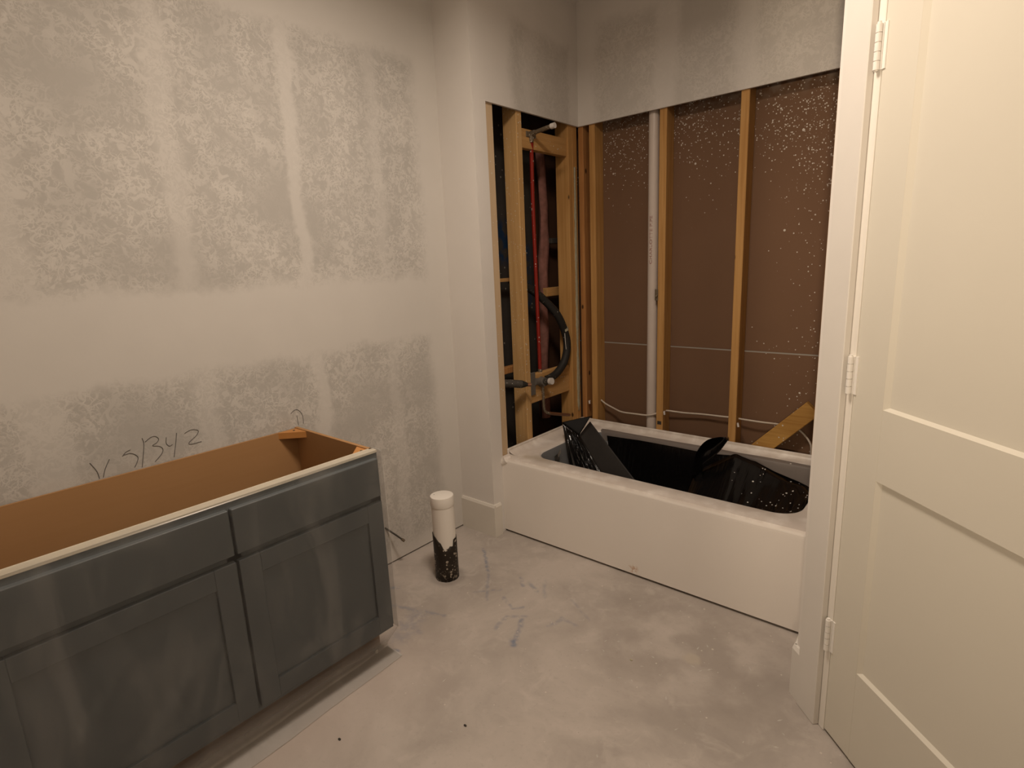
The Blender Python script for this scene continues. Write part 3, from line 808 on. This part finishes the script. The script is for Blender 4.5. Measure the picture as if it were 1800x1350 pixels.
# ------------------------------------------------------------------ toilet drain pipe
tp = empty('drain_pipe', label='capped white drain pipe with black tarred base standing in the floor', category='pipe')
PX, PY, PRD = .302, -.418, .0505
tb('pipe', [(PX,PY,0), (PX,PY,.385)], PRD, M['white_pvc'], tp, 32)
bm = bmesh.new(); tube(bm, [(PX,PY,.352), (PX,PY,.356), (PX,PY,.392), (PX,PY,.399), (PX,PY,.401)], [PRD+.0012, PRD+.0022, PRD+.0022, PRD+.0008, PRD-.005], 32)
obj('cap', bm, M['white_pvc'], tp, True)
bm = bmesh.new(); N_ = 64
def tar_top(a):
    a = (a+PI) % (2*PI)-PI     # a = 0 faces the camera
    return .168 + .055*max(-1, min(1, -a/1.1))*(1 if a < 0 else .0) + (.030 if a > .75 else 0) + .012*nz(a*6, 1) - .02*math.exp(-((a+.05)/.2)**2)
camang = math.atan2(-1.967-PY, 2.069-PX)
R3 = []
for i in range(N_):
    a = 2*PI*i/N_; zt = tar_top(a); ang = camang+a
    R3.append([bm.verts.new((PX+math.cos(ang)*(PRD+.0028+.002*nz(a*4, j)), PY+math.sin(ang)*(PRD+.0028+.002*nz(a*4, j)), zt*j/5)) for j in range(6)])
for i in range(N_):
    a, b = R3[i], R3[(i+1)%N_]
    for j in range(5): bm.faces.new((a[j], b[j], b[j+1], a[j+1]))
o = obj('tar_sleeve', bm, M['tar'], tp, True); o.modifiers.new('s', 'SOLIDIFY').thickness = .002

# water stub sticking out of the left wall beside the vanity
sw = empty('supply_stub', label='thin dark supply stub poking out of the left wall', category='pipe')
tb('rod', [(-.004,-.52,.195), (.045,-.49,.155), (.062,-.472,.132)], .0042, M['foam2'], sw, 10)
tb('end_cap', [(.058,-.475,.136), (.068,-.466,.124)], .0065, M['galv'], sw, 10)

# ------------------------------------------------------------------ plumbing in the walls
vp = empty('vent_pipe', label='white plastic vent pipe running up between the back wall studs', category='pipe')
tb('pipe', [(.660,.905,0), (.660,.905,CH)], .0285, M['pvc'], vp, 64)
fc = bpy.data.curves.new('print', 'FONT'); fc.body = 'CHARLOTTE PIPE'; fc.size = .034; fc.align_x = 'LEFT'
fo = bpy.data.objects.new('print_tmp', fc); COL.objects.link(fo)
dg = bpy.context.evaluated_depsgraph_get()
me = bpy.data.meshes.new_from_object(fo.evaluated_get(dg))
bpy.data.objects.remove(fo)
xs = [v.co.x for v in me.vertices]; x_lo, x_hi = min(xs), max(xs)
for v in me.vertices:
    z = 1.36+(v.co.x-x_lo)/(x_hi-x_lo)*.25
    a = math.radians(-92) - (v.co.y-.012)*.62/.0285
    v.co = (.660+math.cos(a)*.0290, .905+math.sin(a)*.0290, z)
me.materials.append(M['pvc_ink'])
po = bpy.data.objects.new('pipe_print', me); COL.objects.link(po); po.parent = vp
np_ = bx('nail_plate', .693, .712, YS-.002, YS+.0, 1.165, 1.225, M['galv'], wb)
tb('plate_bolt', [(.705,YS-.012,1.19), (.705,YS+.002,1.19)], .006, M['galv'], np_, 10)

cb = empty('electrical_cable', label='white electrical cable looping low through the back wall studs', category='cable')
tb('cable_run', [(.327,.90,.555), (.36,.90,.535), (.42,.895,.515), (.485,.870,.508), (.56,.870,.508), (.66,.868,.513), (.705,.89,.528), (.73,.91,.537), (.76,.905,.545), (.85,.915,.543), (.95,.92,.548), (1.075,.915,.553), (1.13,.915,.556), (1.16,.905,.556), (1.262,.90,.556), (1.33,.925,.550), (1.40,.935,.545), (1.45,.93,.52), (1.49,.92,.47), (1.495,.915,.40)], .0048, M['cable'], cb, 10, 4)
for x, z in ((.262, .545), (.752, .545), (1.155, .538)):
    tb('cable_staple', [(x, YS+.015, z), (x+.006, YS-.004, z+.004), (x+.010, YS-.006, z-.012)], .005, M['capw'], cb, 8)

rp = empty('red_water_pipe', label='red plastic water pipe rising to the shower outlet', category='pipe')
tb('pipe', [(.165,.508,.79), (.166,.502,1.1), (.166,.497,1.4), (.168,.490,1.7), (.185,.470,1.92), (.206,.447,2.015)], .0105, M['red'], rp, 12, 6)
sp = empty('shower_stub', label='plaster-spattered metal shower pipe stub at the top blocking', category='pipe')
tb('stub', [(.205,.445,2.035), (.26,.440,2.040), (.330,.437,2.046), (.348,.437,2.047)], [.0105,.0105,.0105,.0105], M['galv'], sp, 14)
tb('stub_cap', [(.338,.437,2.0465), (.362,.437,2.048)], .0135, M['capw'], sp, 14)
tb('elbow', [(.206,.446,1.995), (.205,.446,2.02), (.21,.445,2.036), (.235,.443,2.038)], [.011,.015,.016,.013], M['galv'], sp, 14)
bx('ear_plate', .203, .207, .405, .485, 2.018, 2.045, M['galv'], sp, .001)

tv = empty('tub_valve', label='grey tub mixing valve with capped spindle between the faucet studs', category='valve')
bx('mount_plate', .188, .196, .385, .425, .672, .80, M['plate'], tv, .002)
tb('valve_body', [(.150,.49,.733), (.190,.482,.735), (.225,.475,.738)], [.030,.030,.024], M['plate'], tv, 18)
tb('spindle', [(.220,.475,.740), (.262,.472,.746)], .017, M['foam2'], tv, 16)
tb('spindle_cap', [(.258,.472,.745), (.276,.471,.748)], .019, M['capw'], tv, 16)
tb('inlet_collar', [(.170,.500,.755), (.167,.507,.80)], .013, M['galv'], tv, 14)
tb('side_arm', [(.192,.42,.745), (.195,.48,.738)], .020, M['plate'], tv, 14)
ho = empty('insulated_hose', label='black insulated hose curving beside the red water pipe', category='hose')
tb('hose', [(.060,.40,1.310), (.095,.45,1.280), (.120,.515,1.245), (.150,.585,1.185), (.19,.655,1.095), (.20,.715,.985), (.205,.725,.900), (.205,.690,.815), (.200,.625,.762), (.195,.560,.742), (.19,.52,.738)], .0225, M['foam'], ho, 14, 6)
tb('hose_band', [(.199,.706,1.012), (.2005,.7125,.998)], .0236, M['greenmud'], ho, 14)
tb('loose_strip', [(.215,.690,.985), (.218,.690,.94), (.216,.700,.89)], .002, M['capw'], ho, 6, 4)
ip = empty('foam_covered_pipe', label='speckled foam covered pipe left of the faucet stud', category='pipe')
tb('foam_sleeve', [(.160,.14,.785), (.195,.20,.778), (.235,.255,.768)], .021, M['foam2'], ip, 14, 5)
tb('sleeve_tip', [(.235,.255,.768), (.250,.272,.765), (.258,.281,.763)], [.021,.013,.008], M['foam'], ip, 14)
tb('pipe_end', [(.256,.280,.763), (.268,.293,.761)], .010, M['copper'], ip, 12)
sd = empty('spout_pipe', label='thin copper spout pipe dropping below the tub valve', category='pipe')
tb('drop', [(.205,.475,.72), (.206,.478,.65), (.206,.480,.585), (.212,.487,.560), (.225,.51,.545)], .0078, M['galv'], sd, 12, 5)
tb('outlet', [(.222,.505,.548), (.226,.60,.520), (.228,.70,.493)], .0095, M['copper'], sd, 12)

# ------------------------------------------------------------------ floor debris
bm = bmesh.new()
rnd = random.Random(5)
for i in range(220):
    x = rnd.uniform(.55, 1.95); y = rnd.uniform(-1.35, .05)
    if y > .06 or (x+y)/math.sqrt(2) > .98: continue
    if rnd.random() < .35: x = rnd.uniform(1.1, 1.7); y = rnd.uniform(-.55, .03)
    if (x+y)/math.sqrt(2) > .98: continue
    a = rnd.uniform(0, PI); s = rnd.uniform(.0015, .0045); l = s*rnd.uniform(1, 3.2); h = rnd.uniform(.0006, .002)
    ca, sa = math.cos(a), math.sin(a)
    pts = [(l,0),(0,s*.7),(-l*.8,s*.2),(-l*.2,-s*.6)]
    lo_ = [bm.verts.new((x+p*ca-q*sa, y+p*sa+q*ca, .0002)) for p, q in pts]
    tp_ = bm.verts.new((x, y, h))
    for j in range(4): bm.faces.new((lo_[j], lo_[(j+1)%4], tp_))
obj('plaster_crumbs', bm, M['flake'], None, kind='stuff', label='pale plaster crumbs scattered over the concrete floor', category='debris')
for x, y, m, lab in ((.971,-.978,'sheath','tiny dark chip on the floor in front of the tub'), (.702,-1.249,'sheath','tiny dark chip on the floor beside the plastic wrap'), (1.238,-.412,'greenmud','small olive chip on the floor near the middle')):
    bm = bmesh.new(); bmesh.ops.create_icosphere(bm, subdivisions=1, radius=.005)
    for v in bm.verts: v.co = Vector((v.co.x*1.3+x, v.co.y*.8+y, max(0, v.co.z*.6+.0015)))
    obj('floor_chip', bm, M[m], None, label=lab, category='debris', group='loose chips on the floor')
